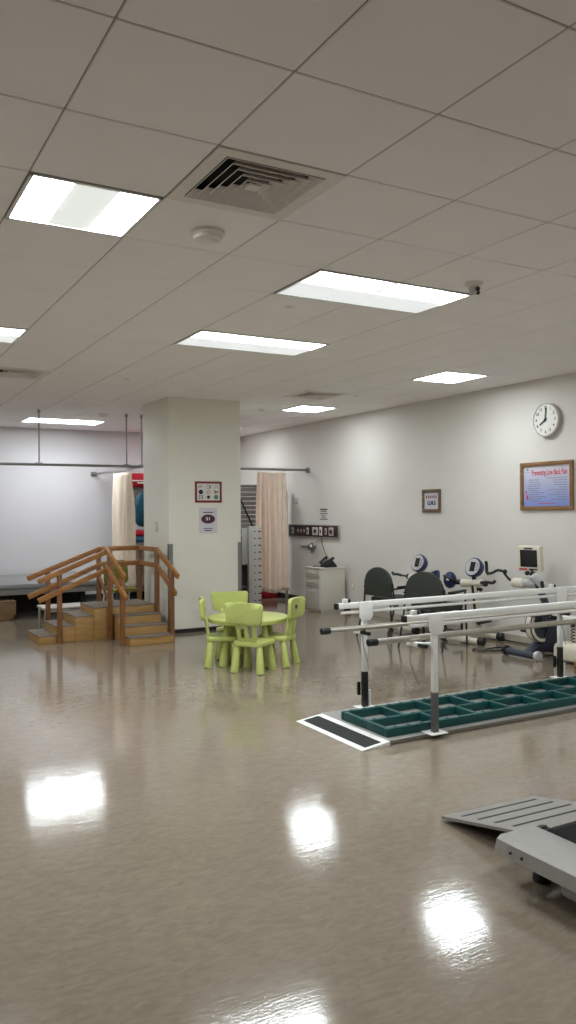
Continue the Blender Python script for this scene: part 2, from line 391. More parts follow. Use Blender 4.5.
def vent(i0, i1, j0, j1, label):
    x0, y0 = cell(i0, j0); t = thing('ceiling_vent', label, 'air vent', (x0+T/2, y0+T/2, CE), group='square ceiling air vents')
    f = NB(); sq = lambda s: [(s, s), (-s, s), (-s, -s), (s, -s)]
    ring(f, sq(.296), sq(.235), .01, Matrix.Translation((0, 0, -.004))); link('frame', f, M['vent'], t, ang=20)
    l = NB()
    for k in range(5):
        s = .235-.042*k; q = bmesh.new()
        rings = [[q.verts.new((x, y, z)) for x, y in sq(ss)] for ss, z in ((s-.004, -.006), (s-.036, .026), (s-.039, .026), (s-.007, -.008))]
        for a, c in zip(rings, rings[1:]+rings[:1]):
            for m in range(4): q.faces.new((a[m], a[(m+1) % 4], c[(m+1) % 4], c[m]))
        bmesh.ops.recalc_face_normals(q, faces=q.faces); merge(l, q)
    box(l, (-.03, -.03, -.006), (.03, .03, .002)); link('louvers', l, M['vent'], t, ang=20)
    d = NB(); box(d, (-.29, -.29, .06), (.29, .29, .065))
    for lo, hi in (((-.29, -.29), (.29, -.285)), ((-.29, .285), (.29, .29)), ((-.29, -.29), (-.285, .29)), ((.285, -.29), (.29, .29))):
        box(d, (*lo, .006), (*hi, .06))
    link('duct', d, M['dark'], t)
vent(*VENTS[0], 'large square air vent at the top of the photo beside the round smoke detector')
vent(*VENTS[1], 'ceiling air vent at the left edge of the photo')
vent(*VENTS[2], 'ceiling air vent right of the column, in front of a small square light')

def detector(x, y, r, h, label):
    t = thing('smoke_detector', label, 'smoke detector', (x, y, CE), group='round smoke detectors')
    q = NB(); lathe(q, [(r*1.0, 0), (r, -h*.35), (r*.93, -h*.45), (r*.86, -h*.5), (r*.8, -h*.9), (r*.5, -h), (.001, -h)]); link('body', q, M['detector'], t)
    q = NB(); box(q, (-.022, -r*.45, -h-.004), (.022, -r*.4, -h+.003)); ball(q, (r*.35, -r*.2, -h), .012, (1, 1, .5)); link('indicator', q, M['vent'], t)
detector(1.67, 3.81, .088, .045, 'round smoke detector between the nearest square light and the big air vent')
detector(3.40, 11.59, .075, .045, 'small dark smoke detector at the end of the far left ceiling light')
detector(5.25, 10.06, .075, .04, 'smoke detector left of the square light beside the column')
t = thing('security_camera', 'small dome camera hanging by the corner of the long ceiling light', 'camera', (3.53, 3.88, CE))
q = NB(); lathe(q, [(.058, 0), (.058, -.012), (.05, -.02), (.03, -.03), (.001, -.03)]); link('base', q, M['detector'], t)
q = NB(); ball(q, (0, 0, -.04), .036, (1, 1, .95)); link('dome', q, M['silver'], t)
q = NB(); cone(q, (0, -.03, -.045), (0, -.04, -.05), .016, .014); ball(q, (.015, -.02, -.065), .013); link('lens', q, M['black'], t)
for x, y, lb in ((2.79, 4.94, 'small flat cover plate on the ceiling left of the nearest long light'), (2.75, 8.43, 'small flat cover plate on the ceiling above the column'),
                 (5.7, 8.4, 'small flat cover plate on the ceiling right of the far vent')):
    q = NB(); lathe(q, [(.034, 0), (.034, -.004), (.03, -.006), (.001, -.006)]); o = link('sprinkler_cover', q, M['vent'])
    o.location = (x, y, CE); tag(o, lb, 'cover plate', 'sprinkler cover plates')

# ------------------------------------------------------------------ right wall: clock, poster, sign, panel
t = thing('wall_clock', 'round white wall clock high on the right wall', 'clock', mtx=on_right_wall(6.285, 2.49)); t.scale = (1, 1, 1)
q = NB(); lathe(q, [(.178, .0), (.185, .012), (.185, .05), (.172, .058), (.166, .046), (.001, .046)], n=48); link('case', q, M['clockrim'], t)
q = NB(); prism(q, circle2(.168, 48), .004, Matrix.Translation((0, 0, .049))); link('face', q, M['clockface'], t)
for h in range(1, 13):
    q = NB(); a = PI/2-h*PI/6; text_bm(q, str(h), .045, (.132*math.cos(a), .132*math.sin(a), .0525), bold=.001); link('numeral', q, M['ink'], t)
def hand(nm, a, l, wd, z):
    q = NB(); d = Vector((math.sin(a), math.cos(a), 0)); bar(q, -d*.025+Vector((0, 0, z)), d*l+Vector((0, 0, z)), .003, wd, 0, up=(d.y, -d.x, 0)); link(nm, q, M['black'], t)
hand('hour_hand', math.radians(238), .095, .016, .056); hand('minute_hand', math.radians(5), .13, .011, .06)
q = NB(); cone(q, (0, 0, .05), (0, 0, .066), .012); link('hub', q, M['black'], t)

def picture(name, label, cat, mtx, w_, h_, fw, fm, pm, d=.022, cham=.01):
    t = thing(name, label, cat, mtx=mtx); q = NB()
    bar(q, (-w_/2, h_/2-fw/2, d/2), (w_/2, h_/2-fw/2, d/2), d, fw, .004, up=(0, 1, 0)); bar(q, (-w_/2, -h_/2+fw/2, d/2), (w_/2, -h_/2+fw/2, d/2), d, fw, .004, up=(0, 1, 0))
    bar(q, (-w_/2+fw/2, -h_/2+fw, d/2), (-w_/2+fw/2, h_/2-fw, d/2), d, fw, .004, up=(1, 0, 0)); bar(q, (w_/2-fw/2, -h_/2+fw, d/2), (w_/2-fw/2, h_/2-fw, d/2), d, fw, .004, up=(1, 0, 0))
    link('frame', q, fm, t); q = NB(); box(q, (-w_/2+fw, -h_/2+fw, 0), (w_/2-fw, h_/2-fw, .008)); link('print', q, pm, t); return t
t = picture('framed_poster', 'blue health poster titled in red, in an oak frame below the clock', 'poster', on_right_wall(6.32, 1.775), .75, .53, .042, M['oak'], M['poster'], .028)
q = NB(); text_bm(q, 'Preventing Low Back Pain', .085, (.04, .145, .0085), .5, .002); link('title', q, M['redink'], t)
q = NB(); y = .07
for k in range(11):
    a = -.27+random.random()*.03; l = .14+.1*random.random(); box(q, (a, y-.004, .008), (a+l, y+.003, .0087)); y -= .0235
y = .085
for k in range(10):
    e = .29; l = .16+.14*random.random()
    if k in (4, 8): l *= .55
    box(q, (e-l, y-.003, .008), (e, y+.002, .0087)); y -= .026
link('text_lines', q, M['greyink'], t)
q = NB(); box(q, (-.12, -.197, .008), (.12, -.19, .0087)); box(q, (-.29, -.15, .008), (-.265, -.10, .0087)); box(q, (-.3, -.09, .008), (-.285, -.05, .0087)); link('red_marks', q, M['redink'], t)
q = NB(); ball(q, (-.275, .185, .008), .018, (1, .8, .1)); box(q, (-.3, .152, .008), (-.23, .157, .0087)); link('emblem', q, M['greyink'], t)
t = picture('framed_sign', 'small framed sign with navy letters on the right wall, left of the poster', 'sign', on_right_wall(8.275, 1.64), .37, .30, .042, M['oakdark'], M['lilac'])
q = NB()
for k in range(6): box(q, (-.11+.038*k, .03, .008), (-.09+.038*k, .068, .0087)); 
link('top_lettering', q, M['maroonink'], t)
q = NB(); text_bm(q, 'G.M.S', .075, (.0, -.03, .009), .17, .004); link('bottom_lettering', q, M['blueink'], t)

t = thing('bedhead_panel', 'dark maroon medical service panel with sockets on the wall above the phone', 'service panel', mtx=on_right_wall(11.27, 1.19))
q = NB(); box(q, (-.78, -.09, 0), (.78, .09, .03), .004); link('backplate', q, M['maroon'], t)
q = NB()
for s in (-1, 1): box(q, (-.79, s*.098-.008, 0), (.79, s*.098+.008, .036), .003)
for s in (-1, 1): box(q, (s*.785-.008, -.098, 0), (s*.785+.008, .098, .036), .003)
link('trim_rail', q, M['alu'], t)
for x, wd, hh, m in ((-.64, .06, .10, 'sockets'), (-.46, .03, .05, 'sockets'), (-.36, .03, .05, 'sockets'), (-.26, .03, .05, 'sockets'), (-.14, .06, .11, 'sockets'), (.1, .17, .13, 'sockets'), (.27, .08, .14, 'white'), (.42, .05, .10, 'sockets'), (.58, .13, .13, 'silver')):
    q = NB(); box(q, (x-wd/2, -hh/2, .03), (x+wd/2, hh/2, .042), .004); o = link('outlet', q, M[m], t)
    q = NB()
    if wd > .1 and x > .3: cone(q, (x+.01, 0, .042), (x+.01, 0, .055), .035)
    else: box(q, (x-wd*.2, -hh*.22, .042), (x+wd*.2, hh*.22, .045))
    link('socket', q, M['maroon'] if x > .3 else M['black'], o)
t = thing('suction_regulator', 'chrome regulator on a bracket under the service panel', 'regulator', mtx=on_right_wall(11.24, .93))
q = NB(); lathe(q, [(.03, .0), (.05, .02), (.055, .05), (.04, .08), (.001, .085)], Matrix.Translation((0, .0, .04))); cone(q, (0, -.03, .06), (0, -.1, .06), .022); cone(q, (-.075, 0, .07), (.075, 0, .07), .02); cone(q, (0, .03, .06), (0, .075, .06), .025); link('body', q, M['steel'], t)
q = NB(); box(q, (-.42, -.02, 0), (.03, .02, .03), .003); box(q, (-.03, -.03, 0), (.03, .03, .05), .003); link('bracket', q, M['alu'], t)
q = NB(); tube(q, [(.0, .07, .06), (.06, .11, .03), (.14, .15, .02), (.2, .175, .02)], .004, 6); link('hose', q, M['white'], t)
def paper_with_lines(name, label, mtx, w_, h_, lines, m=None):
    t = thing(name, label, 'notice', mtx=mtx); q = NB(); box(q, (-w_/2, -h_/2, 0), (w_/2, h_/2, .002)); link('sheet', q, m or M['paper'], t)
    q = NB()
    for y, l, hh in lines: box(q, (-l/2, y-hh/2, .002), (l/2, y+hh/2, .0026))
    link('lettering', q, M['ink'], t); return t
paper_with_lines('wall_notice', 'white printed notice on the wall above the service panel', on_right_wall(10.96, 1.46), .26, .2, [(.08, .22, .02), (.05, .18, .012), (.015, .24, .012), (-.02, .16, .01), (-.045, .12, .01), (-.075, .23, .014)])
def wall_plate(name, label, cat, mtx, w_, h_):
    t = thing(name, label, cat, mtx=mtx); q = NB(); box(q, (-w_/2, -h_/2, 0), (w_/2, h_/2, .01), .003); link('plate', q, M['sockets'], t)
    q = NB(); box(q, (-w_*.2, -h_*.28, .01), (w_*.2, h_*.28, .014), .002); link('rocker', q, M['white'], t)
wall_plate('wall_socket', 'square wall socket low on the wall right of the drawer cabinet', 'socket', on_right_wall(10.14, .39), .1, .1)
wall_plate('wall_switch', 'white double switch on the wall above the service panel, beside the curtain', 'switch', on_right_wall(11.83, 1.7), .1, .1)
wall_plate('light_switch', 'small switch on the shaded side of the column above the steps', 'switch', Matrix(((0, 0, -1, 3.6), (-1, 0, 0, 9.9), (0, 1, 0, 1.33), (0, 0, 0, 1))), .07, .13)

# ------------------------------------------------------------------ column posters
t = picture('framed_notice', 'red framed sheet of nine symbols on the column', 'notice', on_column(4.135, 1.77), .37, .27, .028, M['redframe'], M['paper'], .012)
def icon(k, x, y):
    q = NB(); m = 'greyink'
    if k == 0: 
        for j in range(3): box(q, (x-.03+.02*j, y-.01+.004*j, .008), (x-.018+.02*j, y+.012+.003*j, .0088)); m = 'greyink'
    elif k == 1: ring(q, circle2(.026, 16), circle2(.02, 16), .001, Matrix.Translation((x-.008, y, .008))); box(q, (x+.012, y-.02, .008), (x+.03, y+.02, .0088))
    elif k == 2: tube(q, [(x-.02, y-.015, .009), (x, y+.018, .009), (x+.022, y-.012, .009)], .002, 4)
    elif k == 3: prism(q, circle2(.03, 20), .001, Matrix.Translation((x, y, .0085))); m = 'ink'
    elif k == 4: ring(q, circle2(.024, 16), circle2(.017, 16), .001, Matrix.Translation((x, y, .008))); m = 'redink'
    elif k == 5: box(q, (x-.022, y-.02, .008), (x-.004, y+.02, .0088)); box(q, (x+.004, y-.012, .008), (x+.026, y+.012, .0088)); m = 'maroonink'
    elif k == 6:
        for sx in (-1, 1):
            for sy in (-1, 1): box(q, (x+sx*.018-.01, y+sy*.014-.008, .008), (x+sx*.018+.01, y+sy*.014+.008, .0088))
        m = 'ink'
    elif k == 7: prism(q, circle2(.022, 14), .001, Matrix.Translation((x, y, .0085))); m = 'ink'
    else: prism(q, circle2(.03, 20), .001, Matrix.Translation((x, y, .0085))); m = 'tealink'
    link('symbol', q, M[m], t)
for k in range(9): icon(k, (-.105, 0, .105)[k % 3], (.065, 0, -.065)[k//3])
t = paper_with_lines('paper_notice', 'white paper notice with a dark red oval emblem on the column', on_column(4.13, 1.405), .25, .33, [(.105, .14, .012), (-.1, .13, .008), (-.125, .1, .012)], M['lilac'])
q = NB(); prism(q, circle2(.096, 32, .058), .001, Matrix.Translation((0, .02, .0026))); link('emblem', q, M['ink'], t)
q = NB(); ring(q, circle2(.084, 32, .048), circle2(.066, 32, .034), .001, Matrix.Translation((0, .02, .003))); link('emblem_ring', q, M['maroonink'], t)
q = NB(); text_bm(q, '21', .05, (0, .022, .0042), .06, .002); link('emblem_number', q, M['white'], t)

# ------------------------------------------------------------------ curtain rail and curtains
RZ, RY, RX = 2.19, 11.44, 3.93
t = thing('curtain_rail', 'grey ceiling-hung curtain rail running from the left edge to the right wall', 'curtain rail', (RX, RY, RZ))
q = NB(); box(q, (-2.5, RY-.014, RZ-.018), (WX, RY+.014, RZ+.018), .004); link('rail', q, M['greyframe'], t, True)
q = NB(); box(q, (RX-.014, RY, RZ-.016), (RX+.014, WY, RZ+.016), .004); box(q, (RX-.05, WY-.02, RZ-.04), (RX+.05, WY, RZ+.04), .004); link('side_rail', q, M['greyframe'], t, True)
q = NB(); box(q, (WX-.02, RY-.05, RZ-.045), (WX, RY+.05, RZ+.045), .004); link('wall_bracket', q, M['greyframe'], t, True)
for x, y in ((2.45, RY), (RX, RY), (3.7, 11.44+.0), (-.6, RY), (5.4, RY)):
    q = NB(); cone(q, (x, y, RZ), (x, y, CE), .011, n=10); cone(q, (x, y, CE-.05), (x, y, CE), .02, n=10); box(q, (x-.05, y-.02, RZ-.01), (x+.05, y+.02, RZ+.03), .004); link('hanger_rod', q, M['steel'], t, True)

def curtain(name, label, a, b_, ztop, zbot, folds, amp, m, flare=1.12, ph=0.):
    a = Vector((*a, 0)); b_ = Vector((*b_, 0)); d = b_-a; n = Vector((-d.y, d.x, 0)).normalized(); c = (a+b_)/2
    t = thing(name, label, 'curtain', (c.x, c.y, zbot)); q = NB(); nu, nv = folds*12, 26; G = []
    for iv in range(nv+1):
        v = iv/nv; row = []
        for iu in range(nu+1):
            u = iu/nu; s = 1+(flare-1)*v
            p = c+d*(u-.5)*s; off = amp*(.45+.55*min(1, v*3))*((.35+.65*math.sin(PI*min(1, .25+u))**2)*math.sin(2*PI*folds*(u+.07*math.sin(4.3*u+ph))+ph+.5*math.sin(3*v+6*u))+.5*math.sin(2*PI*folds*.37*u+1.3+v))
            p = p+n*off; z = ztop+(zbot-ztop)*v+(.02*math.sin(9*u+ph)*v)
            row.append(q.verts.new((p.x, p.y, z)))
        G.append(row)
    for r0, r1 in zip(G, G[1:]):
        for k in range(nu): q.faces.new((r0[k], r0[k+1], r1[k+1], r1[k]))
    o = link('cloth', q, m, t, True, 80); md = o.modifiers.new('s', 'SOLIDIFY'); md.thickness = .004
    q = NB()
    for k in range(folds+1):
        p = c+d*(k/folds-.5); ring(q, [(.018*math.cos(i*PI/6), .018*math.sin(i*PI/6)) for i in range(12)], [(.012*math.cos(i*PI/6), .012*math.sin(i*PI/6)) for i in range(12)], .005, Matrix.Translation((p.x, p.y, (ztop+RZ)/2+.005)) @ Matrix.Rotation(PI/2, 4, 'X'))
        cone(q, (p.x, p.y, ztop-.01), (p.x, p.y, RZ-.015), .003, n=6)
    link('hooks', q, M['white'], t, True)
curtain('privacy_curtain', 'peach privacy curtain hanging beside the grey rack, right of the column', (5.84, 11.44), (6.36, 11.44), 2.14, .22, 6, .05, M['fabric'], 1.12)
curtain('privacy_curtain', 'cream privacy curtain gathered behind the wooden steps, left of the column', (3.93, 11.92), (3.93, 12.82), 2.145, .35, 6, .075, M['fabricl'], 1.02, 1.)

# ------------------------------------------------------------------ wooden training steps
t = thing('training_steps', 'wooden corner training steps with handrails in front of the column', 'exercise steps', (2.9, 9.6, 0))
SX = [2.02, 2.22, 2.44, 2.66]; SZ = [.095, .195, .295, .39]; SY = [8.85, 9.06, 9.28, 9.5]
def step_box(lo, hi, z, nm='step'):
    q = NB(); box(q, (lo[0], lo[1], 0), (hi[0], hi[1], z-.012), .004); o = link(nm, q, M['plywood'], t, True)
    q = NB(); box(q, (lo[0]-.008, lo[1]-.008, z-.0115), (hi[0], hi[1], z), .004); link('tread_cover', q, M['tread'], o, True)
for k in range(3): step_box((SX[k]+.001, 9.52), (SX[k+1], 10.14), SZ[k])
for k in range(3): step_box((2.885, SY[k]+.001), (3.415, SY[k+1]), SZ[k])
step_box((2.661, 9.501), (3.415, 10.14), SZ[3], 'landing')
PW = .052
POSTS = [(2.25, 9.49, .80), (2.27, 10.17, .80), (2.84, 9.46, 1.06), (2.91, 10.17, 1.05), (3.45, 10.17, 1.05), (3.445, 9.5, 1.05), (3.42, 8.93, .84), (2.825, 8.93, .84)]
for x, y, z in POSTS:
    q = NB(); box(q, (x-PW/2, y-PW/2, 0), (x+PW/2, y+PW/2, z), .004); link('post', q, M['wooddark'], t, True)
RW, RH = .036, .06
RAILS = [((2.0, 9.45, .73), (2.86, 9.45, 1.075)), ((2.0, 9.45, .51), (2.84, 9.45, .855)),
         ((2.02, 10.15, .715), (2.92, 10.15, 1.06)), ((2.03, 10.15, .49), (2.91, 10.15, .85)),
         ((2.9, 10.15, 1.055), (3.47, 10.15, 1.055)), ((2.9, 10.15, .86), (3.47, 10.15, .86)),
         ((3.45, 10.17, 1.055), (3.45, 9.48, 1.055)), ((3.45, 10.17, .86), (3.45, 9.48, .86)),
         ((3.45, 9.52, 1.06), (3.45, 8.8, .765)), ((3.45, 9.52, .86), (3.45, 8.88, .56)),
         ((2.8, 9.47, 1.08), (2.8, 8.77, .79)), ((2.8, 9.47, .87), (2.8, 8.7, .56))]
for a, c in RAILS:
    q = NB(); bar(q, a, c, RW, RH, .006); link('handrail', q, M['wood'], t, True)
q = NB(); box(q, (2.222, 9.452, .60), (2.278, 9.526, .66), .003); link('red_tape', q, M['redframe'], t, True)
q = NB(); bar(q, (3.0, 10.1, .42), (2.9, 10.1, .7), .03, .03); link('brace', q, M['wood'], t, True)

# ------------------------------------------------------------------ left back corner
t = thing('treatment_couch', 'wide grey padded treatment couch against the back wall at the left', 'couch', (1.6, 12.9, 0))
q = NB(); box(q, (-.8, 11.98, .43), (1.595, 13.9, .5), .02); link('mattress', q, M['vinyl'], t, True)
q = NB(); box(q, (1.605, 11.98, .43), (3.7, 13.9, .5), .02); link('mattress', q, M['vinyl'], t, True)
q = NB(); box(q, (-.75, 12.02, .34), (3.66, 13.86, .428), .006); link('frame', q, M['greyframe'], t, True)
for x in (-.6, 1.3, 3.3):
    for y in (12.45, 13.5):
        q = NB(); box(q, (x-.04, y-.04, 0), (x+.04, y+.04, .34), .004); link('leg', q, M['black'], t, True)
q = NB(); box(q, (-.6, 12.9, .0), (3.4, 12.94, .34)); link('centre_panel', q, M['black'], t, True)
t = thing('rocker_board', 'curved tan wooden rocker under the front of the grey couch', 'rocker board', (1.95, 11.9, 0))
out = [(-.28, .26), (.22, .26), (.22, .1), (.18, .03), (.1, 0), (.0, 0), (-.06, .08), (-.15, .16), (-.28, .19)]
for y in (11.86, 12.3):
    q = NB(); prism(q, out, .03, Matrix(((1, 0, 0, 1.98), (0, 0, 1, y), (0, 1, 0, 0), (0, 0, 0, 1))), .004); link('side', q, M['tan'], t, True)
q = NB(); box(q, (1.72, 11.84, .262), (2.2, 12.32, .278), .003); link('top_board', q, M['tan'], t, True)
t = thing('low_bench', 'low pale-topped bench on chrome tube legs behind the steps', 'bench', (2.75, 10.6, 0))
q = NB(); box(q, (2.27, 10.42, .285), (3.3, 10.82, .315), .01); link('top', q, M['benchtop'], t, True)
q = NB()
for y in (10.45, 10.79): bar(q, (2.3, y, .262), (3.28, y, .262), .025, .03)
link('frame', q, M['alu'], t, True)
for x in (2.3, 3.27):
    for y in (10.45, 10.79):
        q = NB(); cone(q, (x, y, 0), (x, y, .284), .018); o = link('leg', q, M['chrome'], t, True)
t = thing('stool_chair', 'olive green padded chair on a white tube frame behind the steps', 'chair', (3.5, 11.15, 0), .1)
q = NB(); prism(q, rrect(.36, .34, .06), .045, Matrix.Translation((.0, .17, .66)) @ Matrix.Rotation(PI/2-.12, 4, 'X'), .012); link('backrest', q, M['olive'], t)
q = NB(); prism(q, rrect(.38, .38, .06), .05, Matrix.Translation((0, -.02, .43)), .014); link('seat', q, M['olive'], t)
for s in (-1, 1):
    q = NB(); tube(q, [(s*.19, -.2, 0), (s*.19, -.16, .41), (s*.19, .17, .41), (s*.17, .19, .7)], .012, 8, sm=False); link('frame_tube', q, M['enamel'], t)
    q = NB(); tube(q, [(s*.19, .22, 0), (s*.19, .12, .41)], .012, 8); link('leg', q, M['enamel'], t)
q = NB(); tube(q, [(-.19, -.18, .2), (.19, -.18, .2)], .01, 8); tube(q, [(-.19, .17, .2), (.19, .17, .2)], .01, 8); link('stretcher', q, M['enamel'], t)

t = thing('storage_rack', 'dark steel storage rack in the back corner left of the column', 'rack', (4.85, 13.65, 0))
for x in (4.3, 5.4):
    for y in (13.4, 13.9):
        q = NB(); box(q, (x-.02, y-.02, 0), (x+.02, y+.02, 1.98), .003); link('upright', q, M['gunmetal'], t, True)
for z in (.2, .62, 1.0, 1.94):
    q = NB(); box(q, (4.28, 13.38, z-.02), (5.42, 13.92, z), .003); link('shelf', q, M['gunmetal'], t, True)
for i, (z, m, lb) in enumerate(((1.0, 'tealfab', 'navy folded mat on the middle shelf of the corner rack'), (1.105, 'red', 'red folded mat on top of the navy mat in the corner rack'))):
    q = NB(); box(q, (4.36, 13.4, z+.001), (5.3, 13.86, z+.1), .03, seg=3); box(q, (4.37, 13.405, z+.045), (5.29, 13.855, z+.053)); o = link('folded_mat', q, M[m]); tag(o, lb, 'exercise mat', 'folded mats in the corner rack')
t = thing('mat_bag', 'red vinyl bag lying on top of the corner rack', 'bag', (4.85, 13.62, 1.94))
q = NB(); box(q, (4.34, 13.36, 1.942), (5.3, 13.9, 2.19), .05, seg=3); link('bag', q, M['red'], t, True)
q = NB(); box(q, (4.38, 13.345, 2.05), (5.26, 13.36, 2.07), .003); cone(q, (4.5, 13.34, 2.02), (5.1, 13.34, 2.02), .012); link('strap', q, M['white'], t, True)
t = thing('hanging_bolster', 'teal oval padded bolster hanging in the corner rack', 'bolster', (4.7, 13.5, 1.3))
q = NB(); ball(q, (4.56, 13.2, 1.58), .3, (.62, .26, 1.05), Matrix.Rotation(.16, 4, 'Y'), 28); link('pad', q, M['tealfab'], t, True)
q = NB(); tube(q, [(4.59, 13.2, 1.87), (4.66, 13.29, 1.9), (4.7, 13.37, 1.93)], .012, 8); link('strap', q, M['black'], t, True)

# ------------------------------------------------------------------ right of column: rack, slatted frame, mat, cabinet, phone
t = thing('perforated_rack', 'grey steel rack with slotted upright standing right of the column', 'rack', (5.2, 11.0, 0))
q = NB(); box(q, (5.43, 10.86, 0), (5.6, 10.9, 1.29), .003)
box(q, (5.56, 10.9, 0), (5.6, 11.2, 1.29), .003); link('slotted_panel', q, M['rackgrey'], t, True)
q = NB()
for k in range(12):
    z = .07+.104*k; box(q, (5.48, 10.857, z-.007), (5.51, 10.862, z+.005)); box(q, (5.55, 10.857, z-.008), (5.6, 10.862, z+.008))
link('slots', q, M['dark'], t, True)
q = NB(); box(q, (5.38, 10.84, 0), (5.425, 10.9, 1.29), .003); link('upright', q, M['alu'], t, True)
q = NB(); box(q, (4.75, 11.18, 0), (5.56, 11.2, 1.27)); link('back_sheet', q, M['gunmetal'], t, True)
q = NB(); box(q, (4.75, 10.88, 0), (4.79, 11.18, 1.29), .003); link('upright', q, M['alu'], t, True)
for z in (.08, .38, .72):
    q = NB(); box(q, (4.79, 10.88, z), (5.38, 11.18, z+.02), .003); link('shelf', q, M['gunmetal'], t, True)
q = NB(); box(q, (5.28, 10.86, .72), (5.375, 10.875, 1.27), .003); link('side_plate', q, M['alu'], t, True)
for z in (1.0, 1.15, 1.26):
    q = NB(); box(q, (4.79, 10.865, z), (5.28, 10.885, z+.03), .003); link('cross_bar', q, M['alu'], t, True)

t = thing('slatted_screen', 'grey tubular frame with horizontal slats behind the peach curtain', 'screen', (6.2, 12.05, 0))
q = NB(); tube(q, [(5.55, 12.05, 0), (5.55, 12.05, 1.8), (5.57, 12.05, 1.9), (5.65, 12.05, 1.94), (6.6, 12.05, 1.94), (6.68, 12.05, 1.9), (6.7, 12.05, 1.8), (6.7, 12.05, 0)], .024, 10, sm=False); link('frame', q, M['greyframe'], t, True)
q = NB()
for k in range(20): box(q, (5.57, 12.035, .42+.075*k), (6.68, 12.06, .486+.075*k), .004)
link('slats', q, M['slat'], t, True)
q = NB(); tube(q, [(5.8, 12.0, 1.74), (6.02, 11.99, 1.28), (6.08, 11.99, 1.15)], .012, 6, sm=False); link('strap', q, M['black'], t, True)
q = NB(); box(q, (5.95, 12.45, .0), (6.74, 13.4, .2), .02); box(q, (5.951, 12.446, .095), (6.739, 13.404, .105)); tag(link('floor_mat', q, M['red']), 'red gym mat on the floor beyond the peach curtain', 'exercise mat')

t = thing('drawer_cabinet', 'pale three-drawer pedestal cabinet under the phone against the right wall', 'cabinet', (6.48, 10.45, 0))
q = NB(); box(q, (6.27, 10.24, .03), (6.7, 10.66, .645), .002); box(q, (6.29, 10.26, 0), (6.69, 10.64, .03)); link('body', q, M['cabinet'], t, True)
q = NB(); box(q, (6.25, 10.23, .645), (6.71, 10.67, .668), .004); link('top', q, M['cabinet'], t, True)
for z0, z1 in ((.505, .635), (.365, .498), (.04, .358)):
    q = NB(); box(q, (6.252, 10.246, z0), (6.27, 10.654, z1), .003); o = link('drawer', q, M['cabfront'], t, True)
    q = NB(); bar(q, (6.236, 10.35, z1-.045), (6.236, 10.55, z1-.045), .012, .014)
    for y in (10.37, 10.53): box(q, (6.236, y-.005, z1-.05), (6.253, y+.005, z1-.04))
    link('handle', q, M['white'], o, True)
t = thing('desk_phone', 'black desk phone standing on the drawer cabinet', 'phone', (6.48, 10.3, .668))
q = NB(); prism(q, [(-.09, 0), (.1, 0), (.1, .02), (.03, .1), (.0, .1), (-.09, .03)], .18, Matrix(((1, 0, 0, 6.46), (0, 0, 1, 10.32), (0, 1, 0, .669), (0, 0, 0, 1))), .006); link('base', q, M['black'], t, True)
q = NB(); tube(q, [(6.37, 10.40, .73), (6.40, 10.405, .76), (6.45, 10.405, .80), (6.48, 10.40, .805)], lambda u: .02+.012*abs(2*u-1)**2, 10); link('handset', q, M['black'], t, True)
q = NB(); prism(q, [(0, 0), (.05, .03), (.05, .06), (-.02, .02)], .06, Matrix(((1, 0, 0, 6.47), (0, 0, 1, 10.28), (0, 1, 0, .76), (0, 0, 0, 1)))); link('display', q, M['black'], t, True)
q = NB(); box(q, (6.37, 10.27, .705), (6.43, 10.36, .708), 0, None); link('keypad', q, M['greyink'], t, True)
q = NB(); tube(q, [(6.5, 10.33, .77), (6.6, 10.6, .83), (6.7, 10.85, .93), (6.74, 10.97, 1.05), (6.74, 11.0, 1.14)], .006, 6); link('cord', q, M['black'], t, True)
q = NB(); tube(q, [(6.38, 10.56, .675), (6.34, 10.58, .675), (6.33, 10.52, .675), (6.38, 10.5, .675), (6.39, 10.42, .678)], .006, 6); link('coiled_lead', q, M['black'], t, True)

# ------------------------------------------------------------------ children's table and chairs
TC = Vector((3.595, 7.27, 0)); TH = .47
t = thing('play_table', 'round lime green plastic table with four small chairs around it', 'table', TC)
q = NB(); lathe(q, [(.385, TH-.05), (.4, TH-.045), (.405, TH-.012), (.397, TH-.002), (.385, TH), (.001, TH)], n=56); link('tabletop', q, M['green'], t)
for k in range(4):
    a = -.60+k*PI/2+PI/2; c_, s_ = math.cos(a+PI/4), math.sin(a+PI/4)
    q = NB(); cone(q, (.31*c_, .31*s_, 0), (.26*c_, .26*s_, TH-.045), .047, .026, 20, .004); link('leg', q, M['green'], t)
def kid_chair(label):
    t = thing('play_chair', label, 'chair', group='lime chairs around the play table')
    # faces local +y; the back stands at -y
    q = NB(); prism(q, rrect(.31, .30, .05, top=.35), .042, Matrix.Translation((0, 0, .275)), .012); link('seat', q, M['green'], t)
    cur = lambda co: (co.x, co.y, co.z+.9*co.x*co.x)
    q = NB(); prism(q, rrect(.365, .2, .034, 6, top=.405), .034, Matrix.Translation((0, -.172, .565)) @ Matrix.Rotation(PI/2+.05, 4, 'X') @ Matrix.Diagonal((1, 1, 1, 1)), .012, cur); link('back_panel', q, M['green'], t, ang=60)
    for x in (-.085, 0, .085):
        q = NB(); bar(q, (x*.9, -.13, .28), (x*1.05, -.163, .49), .042, .024, .008); link('spindle', q, M['green'], t)
    for sx in (-1, 1):
        for y0, y1 in ((-.14, -.105), (.14, .105)):
            q = NB(); cone(q, (sx*.135, y0, 0), (sx*.115, y1, .265), .043, .026, 18, .004); link('leg', q, M['green'], t)
    return t
def place(x, y, fx, fy): return Matrix.Translation((x, y, 0)) @ Matrix.Rotation(math.atan2(fy, fx)-PI/2, 4, 'Z')
kc = kid_chair('lime green child chair nearest the viewer, its back turned to the viewer')
kc.matrix_basis = place(3.452, 6.868, .80, .60)
copy_thing(kc, 'lime green child chair at the left end of the round table, seen edge-on', place(3.325, 7.316, .92, -.37))
